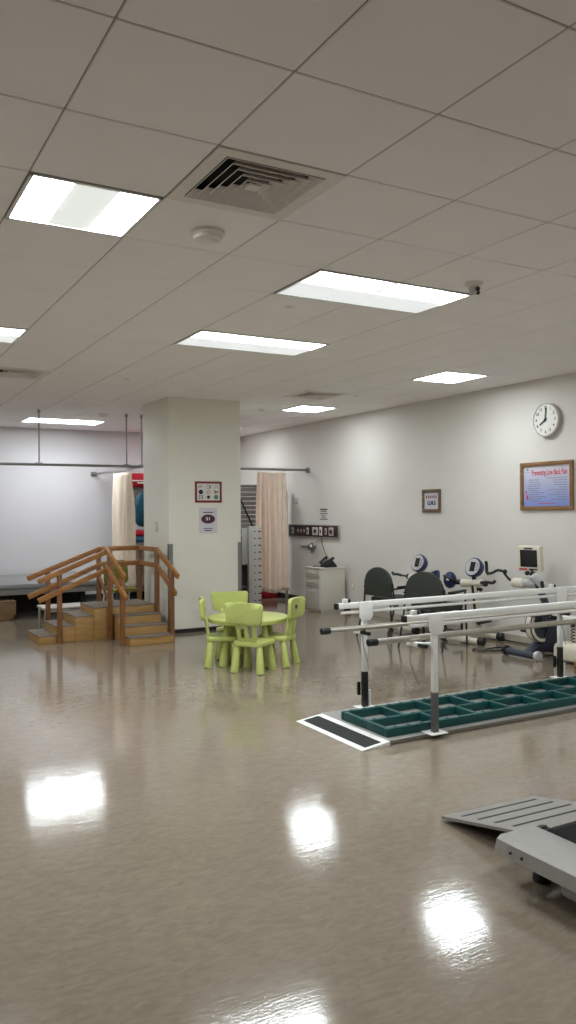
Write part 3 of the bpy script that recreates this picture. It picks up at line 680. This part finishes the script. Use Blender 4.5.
kr = copy_thing(kc, 'lime green child chair on the right with a dark plug in its backrest', place(3.81, 7.045, -.62, .78))
copy_thing(kc, 'lime green child chair behind the round table, its front facing the viewer', place(3.60, 7.66, -.32, -.95))
q = NB(); cone(q, (0, -.18, .58), (0, -.204, .578), .022, n=14); link('back_plug', q, M['plug'], kr)

# ------------------------------------------------------------------ parallel bars
t = thing('parallel_bars', 'white adjustable walking bars on a grey platform at the right', 'parallel bars', (4.4, 4.65, 0))
q = NB(); box(q, (3.1, 4.24, .004), (7.0-.3, 5.08, .03), .003); link('platform', q, M['platform'], t, True)
q = NB(); prism(q, [(2.88, .002), (3.1, .002), (3.1, .03)], .84, Matrix(((1, 0, 0, 0), (0, 0, 1, 4.64), (0, 1, 0, 0), (0, 0, 0, 1)))); rm = link('ramp', q, M['enamel'], t, True)
q = NB(); prism(q, [(2.925, .008), (3.05, .0246), (3.05, .0262), (2.925, .0096)], .78, Matrix(((1, 0, 0, 0), (0, 0, 1, 4.64), (0, 1, 0, 0), (0, 0, 0, 1)))); link('grip_strip', q, M['grit'], rm, True)
q = NB()
for x in (3.06, 3.13): box(q, (x, 4.232, .008), (x+.03, 4.24, .022), .002)
link('hinge', q, M['steel'], t, True)
q = NB(); box(q, (3.1, 4.236, .004), (6.7, 4.24, .026)); link('edge_strip', q, M['steel'], t, True)
PX = (3.48, 5.57)
for ys, s, inner in ((4.235, -1, 4.36), (5.055, 1, 4.945)):
    xe = 3.22
    q = NB(); bar(q, (xe+.02, ys, .808), (6.69, ys, .808), .04, .042, .004); bm_ = link('beam', q, M['enamel'], t, True)
    q = NB(); box(q, (xe, ys-.021, .786), (xe+.02, ys+.021, .83), .003); link('end_cap', q, M['black'], bm_, True)
    q = NB(); cone(q, (xe+.05, ys, .756), (6.69, ys, .756), .012, n=12); link('lower_tube', q, M['enamel'], t, True)
    for x in PX+(6.45,):
        q = NB(); box(q, (x-.019, ys-.017, .30), (x+.019, ys+.017, .785), .004); link('post_tube', q, M['enamel'], t, True)
        q = NB(); box(q, (x-.021, ys-.019, .032), (x+.021, ys+.019, .3), .004); link('post_sleeve', q, M['gunmetal'] if s < 0 else M['black'], t, True)
        q = NB(); box(q, (x-.07, ys-.06, .0301), (x+.07, ys+.06, .036), .002); link('foot_plate', q, M['enamel'], t, True)
        q = NB(); prism(q, [(-.06, .83), (.06, .83), (.06, .72), (.035, .69), (-.035, .69), (-.06, .72)], .008, Matrix(((1, 0, 0, x), (0, 0, 1, ys-.0245), (0, 1, 0, 0), (0, 0, 0, 1))), .001)
        cone(q, (x, ys-.03, .715), (x, ys-.027, .715), .006, n=10); link('gusset', q, M['enamel'], t, True)
        q = NB(); box(q, (x-.045, ys+.022, .12), (x-.02, ys+.04, .22), .003) if s > 0 else box(q, (x+.022, ys+.0, .04), (x+.03, ys+.017, .3)); link('release_lever', q, M['black'] if s > 0 else M['steel'], t, True)
        if s > 0:
            q = NB(); box(q, (x+.035, ys-.01, .036), (x+.05, ys+.01, .16), .003); link('bracket', q, M['enamel'], t, True)
        # sliding arm that carries the hand rail
        xa = x-.075; q = NB(); y0, y1 = (ys-.01, inner+.05) if s < 0 else (inner-.05, ys+.01)
        if s < 0: bar(q, (xa, 4.30, .615), (xa, 4.42, .615), .036, .032, .003); bar(q, (xa, 4.30, .622), (x, 4.25, .622), .03, .018, .003)
        else: bar(q, (xa, 4.98, .615), (xa, 5.07, .615), .036, .032, .003); bar(q, (xa, 5.06, .622), (x, 5.06, .622), .03, .03, .003)
        ar = link('arm_sleeve', q, M['enamel'], t, True)
        q = NB(); a0, a1 = (4.22, 4.32) if s < 0 else (4.88, 4.99); bar(q, (xa, a0, .613), (xa, a1, .613), .028, .024, .002); link('arm', q, M['black'], ar, True)
        q = NB(); cone(q, (xa, inner, .615), (xa, inner, .64), .013); link('rail_support', q, M['gunmetal'], ar, True)
        q = NB(); tube(q, [(xa-.02, inner, .6), (xa-.03, inner-.0, .5), (xa+.0, inner-.01, .40), (xa+.03, inner-.02, .33)] if s < 0 else [(xa+.0, inner+.03, .6), (xa+.015, inner+.03, .5), (xa+.04, inner+.02, .4), (xa+.045, inner+.02, .33)], .0035, 6); link('cable', q, M['greyframe'], ar, True)
    for x in (PX[0]-.16, PX[1]-.09):
        q = NB(); box(q, (x-.03, ys-.016, .829), (x+.005, ys+.016, .86), .003); o = link('clamp_block', q, M['enamel'], t, True)
        q = NB(); cone(q, (x+.003, ys, .844), (x+.03, ys, .844), .014, n=12); link('clamp_knob', q, M['black'], o, True)
    q = NB(); cone(q, (3.10, inner, .652), (6.68, inner, .652), .021, n=18); hr = link('hand_rail', q, M['satin'], t, True)
    q = NB(); cone(q, (3.03, inner, .652), (3.101, inner, .652), .025, n=18, bev=.004); link('end_cap', q, M['black'], hr, True)
t = thing('foot_ladder', 'dark teal plastic grid for stepping practice lying on the bars platform', 'stepping ladder', (4.4, 4.6, .03))
YA, YM, YB, BW, Z0, Z1 = 4.31, 4.545, 4.83, .035, .0305, .088
XA, XB = 3.13, 6.3
def tb(lo, hi, nm):
    q = NB(); box(q, (*lo, Z0), (*hi, Z1), .004)
    if nm == 'long_bar':
        for k in range(28): box(q, (3.2+.11*k, (lo[1]+hi[1])/2-.01, Z1-.002), (3.22+.11*k, (lo[1]+hi[1])/2+.01, Z1+.005), .002, seg=1)
    link(nm, q, M['teal'], t, True)
tb((XA, YA-BW/2), (XB, YA+BW/2), 'long_bar'); tb((XA, YM-BW/2), (XB, YM+BW/2), 'long_bar'); tb((XA, YB-BW/2), (XB, YB+BW/2), 'long_bar')
tb((XA, YA+BW/2), (XA+BW, YM-BW/2), 'end_bar'); tb((XA, YM+BW/2), (XA+BW, YB-BW/2), 'end_bar'); tb((XB-BW, YA+BW/2), (XB, YM-BW/2), 'end_bar'); tb((XB-BW, YM+BW/2), (XB, YB-BW/2), 'end_bar')
for k in range(9):
    xb = 3.47+.325*k; xf = 3.60+.33*k
    if xb < XB-.1: tb((xb-BW/2, YM+BW/2), (xb+BW/2, YB-BW/2), 'cross_bar')
    if xf < XB-.1: tb((xf-BW/2, YA+BW/2), (xf+BW/2, YM-BW/2), 'cross_bar')

# ------------------------------------------------------------------ visitor chairs
def visitor_chair(label):
    t = thing('visitor_chair', label, 'chair', group='charcoal visitor chairs behind the bars')
    # faces local +x; back at x = 0
    out = [(-.25, -.12), (.25, -.12)]
    for i in range(13):
        a = PI*i/12; out.append((.25*math.cos(a)*(1.0), .0+.2*math.sin(a)**.8 if 0 < i < 12 else 0.0))
    out = [(-.215, -.135), (.215, -.135), (.228, -.0)]+[(.228*math.cos(a), .03+.18*math.sin(a)) for a in [PI*i/14 for i in range(15)]]+[(-.228, .0)]
    q = NB(); prism(q, out, .045, Matrix(((0, 0, 1, -.01), (1, 0, 0, 0), (0, 1, 0, .635), (0, 0, 0, 1))) @ Matrix.Rotation(.0, 4, 'X'), .014); link('backrest', q, M['charcoal'], t)
    q = NB(); prism(q, rrect(.46, .48, .09), .06, Matrix.Translation((.27, 0, .445)), .02); link('seat', q, M['charcoal'], t)
    for s in (-1, 1):
        q = NB(); tube(q, [(-.12, s*.27, 0), (.0, s*.265, .4), (-.005, s*.238, .66)], .011, 8, sm=False); tube(q, [(-.005, s*.24, .6), (-.02, s*.18, .66)], .01, 8); link('rear_leg', q, M['black'], t)
        q = NB(); tube(q, [(.46, s*.27, 0), (.42, s*.27, .6), (.4, s*.27, .615), (.0, s*.265, .6)], .011, 8, sm=False); link('front_leg', q, M['black'], t)
        q = NB(); box(q, (.05, s*.27-.022, .61), (.42, s*.27+.022, .632), .008); link('armrest', q, M['black'], t)
    q = NB(); tube(q, [(.06, -.265, .4), (.06, .265, .4)], .01, 8); tube(q, [(.42, -.265, .4), (.42, .265, .4)], .01, 8); link('cross_tube', q, M['black'], t)
    return t
vc = visitor_chair('charcoal visitor chair with a rounded back, left one of the pair behind the bars')
vc.matrix_basis = Matrix.Translation((5.62, 7.85, 0)) @ Matrix.Rotation(.12, 4, 'Z')
copy_thing(vc, 'charcoal visitor chair with a rounded back, right one of the pair behind the bars', Matrix.Translation((5.62, 6.99, 0)) @ Matrix.Rotation(.38, 4, 'Z'))

# ------------------------------------------------------------------ arm and leg trainers (they face local -x)
def arm_trainer(label, loc, rz, left, right):
    t = thing('arm_leg_trainer', label, 'exercise machine', loc, rz, 'round-display trainers along the wall')
    q = NB()
    for x in (-.22, .22): cone(q, (x, -.21, .045), (x, .21, .045), .032, n=14)
    bar(q, (-.22, 0, .05), (.22, 0, .05), .08, .05, .01); link('base', q, M['cream'], t)
    for x in (-.22, .22):
        for s in (-1, 1):
            q = NB(); cone(q, (x, s*.2, .048), (x, s*.27, .048), .046, n=16, bev=.006); link('end_foot', q, M['black'], t)
    q = NB(); box(q, (-.14, -.06, .06), (.14, .06, .3), .04, seg=3); link('pedal_housing', q, M['cream'], t)
    for s in (-1, 1):
        q = NB(); bar(q, (.0, s*.075, .2), (-.1*s, s*.075, .2-.05*s), .015, .03); box(q, (-.1*s-.13, s*.1-.045, .16-.05*s), (-.1*s+.1, s*.1+.045, .185-.05*s), .012); box(q, (-.1*s+.07, s*.1-.045, .17-.05*s), (-.1*s+.1, s*.1+.045, .32-.05*s), .012); link('pedal', q, M['black'], t)
    q = NB(); bar(q, (.14, 0, .1), (.04, 0, .66), .085, .07, .02); link('column', q, M['cream'], t)
    q = NB(); bar(q, (.1, -.0, .14), (.004, 0, .64), .03, .012, .003); link('column_stripe', q, M['black'], t)
    q = NB(); cone(q, (.04, -.12, .68), (.04, .16, .66), .042, .048, n=18, bev=.008); link('arm_unit', q, M['cream'], t)
    q = NB(); cone(q, (.04, -.06, .62), (.04, -.06, .585), .018); ball(q, (.02, -.1, .6), .022); link('lock_knob', q, M['black'], t)
    # round display tilted back, facing -x
    D = Matrix.Translation((.04, 0, .845)) @ Matrix.Rotation(-PI/2, 4, 'Y') @ Matrix.Rotation(0, 4, 'Z')
    D = Matrix.Translation((.04, .0, .85)) @ Matrix.Rotation(.16-rz, 4, 'Z') @ Matrix.Rotation(-PI/2+.34, 4, 'Y') @ Matrix.Diagonal((1.1, 1.1, 1.15, 1))
    q = NB(); lathe(q, [(.05, -.07), (.09, -.055), (.104, -.01), (.104, .012), (.096, .02), (.001, .02)], D, 32); cone(q, (.04, 0, .7), (.05, 0, .79), .025, .03); dp = link('display', q, M['navy'], t)
    q = NB(); prism(q, circle2(.09, 32), .006, D @ Matrix.Translation((0, 0, .021))); link('dial_face', q, M['silver'], dp)
    q = NB(); box(q, (-.052, -.034, .0245), (.052, .03, .0262), 0, D); 
    link('screen', q, M['screen'], dp)
    q = NB()
    for k in range(3): cone(q, D @ Vector((-.03+.03*k, -.06, .024)), D @ Vector((-.03+.03*k, -.06, .027)), .008, n=10)
    link('buttons', q, M['ink'], dp)
    for s, kind in ((1, left), (-1, right)):
        y = .175*s if s > 0 else (-.22 if kind == 'loop' else -.135)
        if kind == 'bar':
            q = NB(); cone(q, (.04, y, .67), (.04, y+.03*s, .67), .035); tube(q, [(.04, y+.02*s, .67), (-.02, y+.03*s, .68), (-.08, y+.03*s, .69)], .012, 8); link('crank', q, M['black'], t)
            q = NB(); tube(q, [(-.08, y+.02*s, .69), (-.085, y+.1*s, .70), (-.08, y+.17*s, .695), (-.08, y+.2*s, .72)], .017, 10); link('grip', q, M['black'], t)
        else:
            q = NB(); cone(q, (.04, y, .67), (.02, y+.05*s, .67), .03); tube(q, [(.04, y+.03*s, .67), (-.05, y+.06*s, .7), (-.08, y+.16*s, .75)], .012, 8); link('crank', q, M['black'], t)
            q = NB(); ball(q, (.02, y+(.13 if kind == 'pad' else .09)*s, .69), .1 if kind == 'pad' else .08, (.85, .78, 1), Matrix.Rotation(.4, 4, 'Z'), 24); g_ = link('arm_pad', q, M['navy'], t)
            q = NB()
            if kind == 'pad': tube(q, [(.02, y+.13*s, .6), (.0, y+.17*s, .575), (-.02, y+.2*s, .6)], .016, 8)
            else: tube(q, [(.0, y+.12*s, .62), (-.03, y+.2*s, .64), (-.05, y+.24*s, .72), (-.02, y+.2*s, .77), (.0, y+.12*s, .76)], .018, 8); link('pad_loop', q, M['navy'], g_)
            q = NB(); box(q, (-.069, y+.11*s-.016, .69), (-.058, y+.11*s+.016, .72)); link('mark', q, M['white'], g_)
    return t
arm_trainer('cream arm trainer with a round blue display, left one, behind the visitor chairs', (6.36, 8.08, 0), .05, 'bar', 'loop')
arm_trainer('cream arm trainer with a round blue display right of the visitor chairs', (6.4, 7.10, 0), .32, 'pad', 'bar')

t = thing('monitor_trainer', 'slate blue pedal trainer with a square cream monitor, right of the round displays', 'exercise machine', (6.3, 6.03, 0))
for x in (6.1, 6.55):
    q = NB(); cone(q, (x, 5.84, .045), (x, 6.24, .045), .036, n=16); link('foot_tube', q, M['slate'], t, True)
    q = NB(); cone(q, (x, 5.8, .05), (x, 5.842, .05), .05, n=18, bev=.006); link('foot_wheel', q, M['silver'], t, True)
    q = NB(); cone(q, (x, 6.238, .05), (x, 6.28, .05), .05, n=18, bev=.006); link('end_foot', q, M['black'], t, True)
q = NB(); prism(q, [(6.08, .05), (6.6, .05), (6.55, .12), (6.5, .36), (6.42, .42), (6.34, .3), (6.3, .16)], .11, Matrix(((1, 0, 0, 0), (0, 0, 1, 5.98), (0, 1, 0, 0), (0, 0, 0, 1))), .015); link('base_body', q, M['slate'], t, True)
W = Matrix.Translation((6.28, 6.04, .345)) @ Matrix.Rotation(-.55, 4, 'Z') @ Matrix.Rotation(PI/2, 4, 'X')
W = Matrix.Translation((6.28, 5.97, .335)) @ Matrix.Rotation(.08, 4, 'Z') @ Matrix.Rotation(PI/2, 4, 'X')
q = NB(); prism(q, circle2(.172, 40), .08, W, .02); wl = link('wheel', q, M['slate'], t, True)
q = NB(); ring(q, circle2(.17, 40), circle2(.14, 40), .012, W @ Matrix.Translation((0, 0, .036))); ring(q, circle2(.178, 40), circle2(.160, 40), .05, W @ Matrix.Translation((0, 0, -.025))); link('wheel_ring', q, M['cream'], wl, True)
q = NB(); prism(q, circle2(.04, 20), .03, W @ Matrix.Translation((0, 0, .05))); link('axle_cap', q, M['black'], wl, True)
for s in (-1, 1):
    q = NB(); v0 = W @ Vector((0, 0, .075*s)); v1 = W @ Vector((-.1*s, .1*s, .085*s)); bar(q, v0, v1, .02, .03)
    c = W @ Vector((-.1*s-.02, .1*s+.02, .14*s)); box(q, (c.x-.15, c.y-.045, c.z-.012), (c.x+.09, c.y+.045, c.z+.012), .012); box(q, (c.x+.06, c.y-.045, c.z), (c.x+.09, c.y+.045, c.z+.12), .012); link('pedal', q, M['black'], t, True)
q = NB(); bar(q, (6.52, 5.98, .3), (6.34, 6.07, .78), .085, .06, .015); link('column', q, M['slate'], t, True)
q = NB(); bar(q, (6.31, 6.09, .84), (6.42, 6.03, .68), .12, .09, .03); cone(q, (6.36, 6.07, .745), (6.36, 6.3, .735), .05, .045, 18, .01); link('swivel', q, M['silver'], t, True)
q = NB(); cone(q, (6.36, 6.24, .735), (6.36, 6.41, .73), .056, .05, 20, .015); link('arm_unit', q, M['cream'], t, True)
q = NB(); tube(q, [(6.36, 6.40, .74), (6.33, 6.43, .76), (6.28, 6.45, .82), (6.27, 6.47, .86)], .013, 8); ball(q, (6.28, 6.45, .85), .024); tube(q, [(6.28, 6.47, .85), (6.25, 6.53, .86), (6.22, 6.58, .83), (6.21, 6.63, .82)], .014, 8); link('crank', q, M['black'], t, True)
q = NB(); tube(q, [(6.21, 6.63, .815), (6.21, 6.655, .84), (6.21, 6.66, .92), (6.2, 6.66, .95)], .018, 10); link('grip', q, M['black'], t, True)
q = NB(); tube(q, [(6.36, 6.05, .7), (6.33, 5.97, .69), (6.3, 5.93, .71)], .014, 8); cone(q, (6.3, 5.93, .68), (6.3, 5.95, .78), .017); link('grip', q, M['black'], t, True)
q = NB(); cone(q, (6.34, 6.1, .8), (6.36, 6.13, .88), .025); ball(q, (6.31, 6.16, .85), .025); ball(q, (6.31, 6.1, .845), .022); link('monitor_joint', q, M['black'], t, True)
MM = Matrix.Translation((6.36, 6.16, 1.0)) @ Matrix.Rotation(.22, 4, 'Z') @ Matrix.Rotation(-.06, 4, 'Y')
q = NB(); box(q, (-.035, -.135, -.135), (.035, .135, .135), .012, MM); mn = link('monitor', q, M['cream'], t, True)
q = NB(); box(q, (-.039, -.1, -.085), (-.034, .1, .095), .002, MM); link('screen', q, M['screen'], mn, True)
q = NB(); box(q, (-.038, -.1, -.115), (-.034, .0, -.1), 0, MM); box(q, (-.038, -.05, .103), (-.034, .05, .118), 0, MM); link('buttons', q, M['ink'], mn, True)
q = NB(); box(q, (-.038, .02, -.117), (-.034, .115, -.1), 0, MM); link('red_stripe', q, M['redink'], mn, True)

t = thing('stationary_trainer', 'cream exercise machine half cut off by the right edge of the photo', 'exercise machine', (6.45, 5.55, 0))
q = NB(); box(q, (6.2, 5.3, .02), (6.62, 5.74, .2), .06, seg=4); link('base', q, M['cream'], t, True)
q = NB(); box(q, (6.38, 5.36, .15), (6.62, 5.68, .43), .03, seg=3); link('body', q, M['cream'], t, True)
q = NB(); box(q, (6.3, 5.45, .41), (6.36, 5.83, .45), .006); bar(q, (6.36, 5.82, .43), (6.5, 5.6, .43), .05, .03); link('bracket', q, M['enamel'], t, True)
q = NB()
for y in (5.7, 5.74, 5.78): cone(q, (6.26, y, .43), (6.3, y, .43), .018, n=12)
link('knobs', q, M['black'], t, True)
q = NB(); tube(q, [(6.33+.02*math.cos(k*.9), 5.58+.02*math.sin(k*.9), .36-.0045*k) for k in range(56)], .005, 6, 2); link('coiled_cable', q, M['black'], t, True)
q = NB(); ball(q, (6.33, 5.58, .37), .022); link('cable_plug', q, M['black'], t, True)
q = NB(); tube(q, [(6.72, 8.3, .012), (6.73, 7.9, .012), (6.72, 7.5, .012), (6.73, 7.1, .012), (6.71, 6.75, .012), (6.73, 6.4, .012), (6.7, 6.25, .012)], .009, 6); tag(link('power_cable', q, M['black']), 'black cable trailing along the floor by the right wall', 'cable')
q = NB(); tube(q, [(6.05, 6.66, .012), (5.95, 6.6, .012), (6.0, 6.5, .012), (6.15, 6.42, .012), (6.32, 6.42, .012), (6.4, 6.5, .012), (6.28, 6.58, .012), (6.1, 6.56, .012)], .008, 6); tag(link('looped_cable', q, M['black']), 'black cable loop on the floor in front of the cream trainer foot', 'cable')
t = thing('cardboard_box', 'small brown box on the floor at the right edge behind the bars', 'box', (6.1, 5.21, 0))
q = NB(); box(q, (6.01, 5.13, .001), (6.2, 5.29, .085), .004); link('carton', q, M['brown'], t, True)
q = NB(); box(q, (6.008, 5.15, .03), (6.0101, 5.27, .05)); link('print', q, M['maroonink'], t, True)

# ------------------------------------------------------------------ treadmill with ramp
t = thing('treadmill', 'grey treadmill with a slotted access ramp at the lower right', 'treadmill', (2.9, 2.3, 0))
RY0, RY1, RXA, RXB, RZ0, RZ1 = 3.075, 2.5, 2.565, 3.145, .012, .125
def ramp_pt(x, y, dz=0): return (x, y, RZ0+(RZ1-RZ0)*(RY0-y)/(RY0-RY1)+dz)
q = NB(); v = [q.verts.new(ramp_pt(x, y, dz)) for dz in (0, .014) for x, y in ((RXA, RY0), (RXB, RY0-.04), (RXB, RY1), (RXA, RY1))]
for f in ((3, 2, 1, 0), (4, 5, 6, 7), (0, 1, 5, 4), (1, 2, 6, 5), (2, 3, 7, 6), (3, 0, 4, 7)): q.faces.new([v[i] for i in f])
bmesh.ops.recalc_face_normals(q, faces=q.faces); rp_ = link('ramp', q, M['treadgrey'], t, True)
for k in range(4):
    y = 2.985-.112*k; q = NB(); v = [q.verts.new(ramp_pt(x, yy, .0152)) for x, yy in ((RXA+.05, y+.009), (RXB-.06, y-.011), (RXB-.06, y-.029), (RXA+.05, y-.009))]
    v2 = [q.verts.new(ramp_pt(x, yy, .0135)) for x, yy in ((RXA+.05, y+.009), (RXB-.06, y-.011), (RXB-.06, y-.029), (RXA+.05, y-.009))]
    q.faces.new(v[::-1]); q.faces.new(v2)
    for i in range(4): q.faces.new((v[i], v[(i+1) % 4], v2[(i+1) % 4], v2[i]))
    bmesh.ops.recalc_face_normals(q, faces=q.faces)
    link('grip_slot', q, M['rubber'], rp_, True)
q = NB(); prism(q, [(2.33, .125), (2.345, .175), (2.37, .19), (2.56, .185), (2.56, .15), (2.52, .12)], 2.2, Matrix(((1, 0, 0, 0), (0, 0, 1, 1.37), (0, 1, 0, 0), (0, 0, 0, 1))), .006)
link('side_rail', q, M['treadgrey'], t, True)
q = NB(); box(q, (2.36, 2.4645, .128), (2.52, 2.4715, .172), .003)
link('channel_end', q, M['gunmetal'], t, True)
q = NB(); prism(q, [(3.44, .125), (3.425, .175), (3.4, .19), (3.21, .185), (3.21, .15), (3.25, .12)], 2.2, Matrix(((1, 0, 0, 0), (0, 0, 1, 1.37), (0, 1, 0, 0), (0, 0, 0, 1))), .006); link('side_rail', q, M['treadgrey'], t, True)
q = NB(); box(q, (2.575, .3, .13), (3.19, 2.44, .166), .012); link('running_belt', q, M['belt'], t, True)
q = NB(); cone(q, (2.58, 2.41, .135), (3.2, 2.41, .135), .03, n=16); link('rear_roller', q, M['black'], t, True)
q = NB(); box(q, (2.45, .35, .07), (3.32, 2.3, .125), .01); link('frame', q, M['gunmetal'], t, True)
for x in (2.51, 3.26):
    q = NB(); cone(q, (x, 2.38, 0), (x, 2.38, .05), .04, .034, 18, .006); cone(q, (x, 2.38, .05), (x, 2.38, .13), .015); link('rear_foot', q, M['black'], t, True)
    q = NB(); cone(q, (x, .45, 0), (x, .45, .12), .04, .03, 18, .006); link('front_foot', q, M['black'], t, True)
q = NB(); box(q, (2.37, 1.2, .06), (2.47, 2.16, .13), .015, seg=3); link('skirt', q, M['treadgrey'], t, True)
q = NB()
for y in (2.32, 2.38): cone(q, (2.345, y, .15), (2.330, y, .148), .005, n=10)
link('screws', q, M['black'], t, True)
q = NB(); box(q, (2.57, 2.44, .15), (2.64, 2.5, .165), .003); cone(q, (2.58, 2.47, .165), (2.63, 2.47, .165), .008); link('ramp_hinge', q, M['black'], t, True)
for x in (2.44, 3.32):
    q = NB(); tube(q, [(x, .45, .19), (x, .42, .8), (x, .55, 1.05), (x, 1.0, 1.02)], .022, 10, sm=False); link('handlebar', q, M['treadgrey'], t, True)
q = NB(); box(q, (2.46, .32, 1.0), (3.3, .44, 1.25), .03, seg=3); link('console', q, M['black'], t, True)
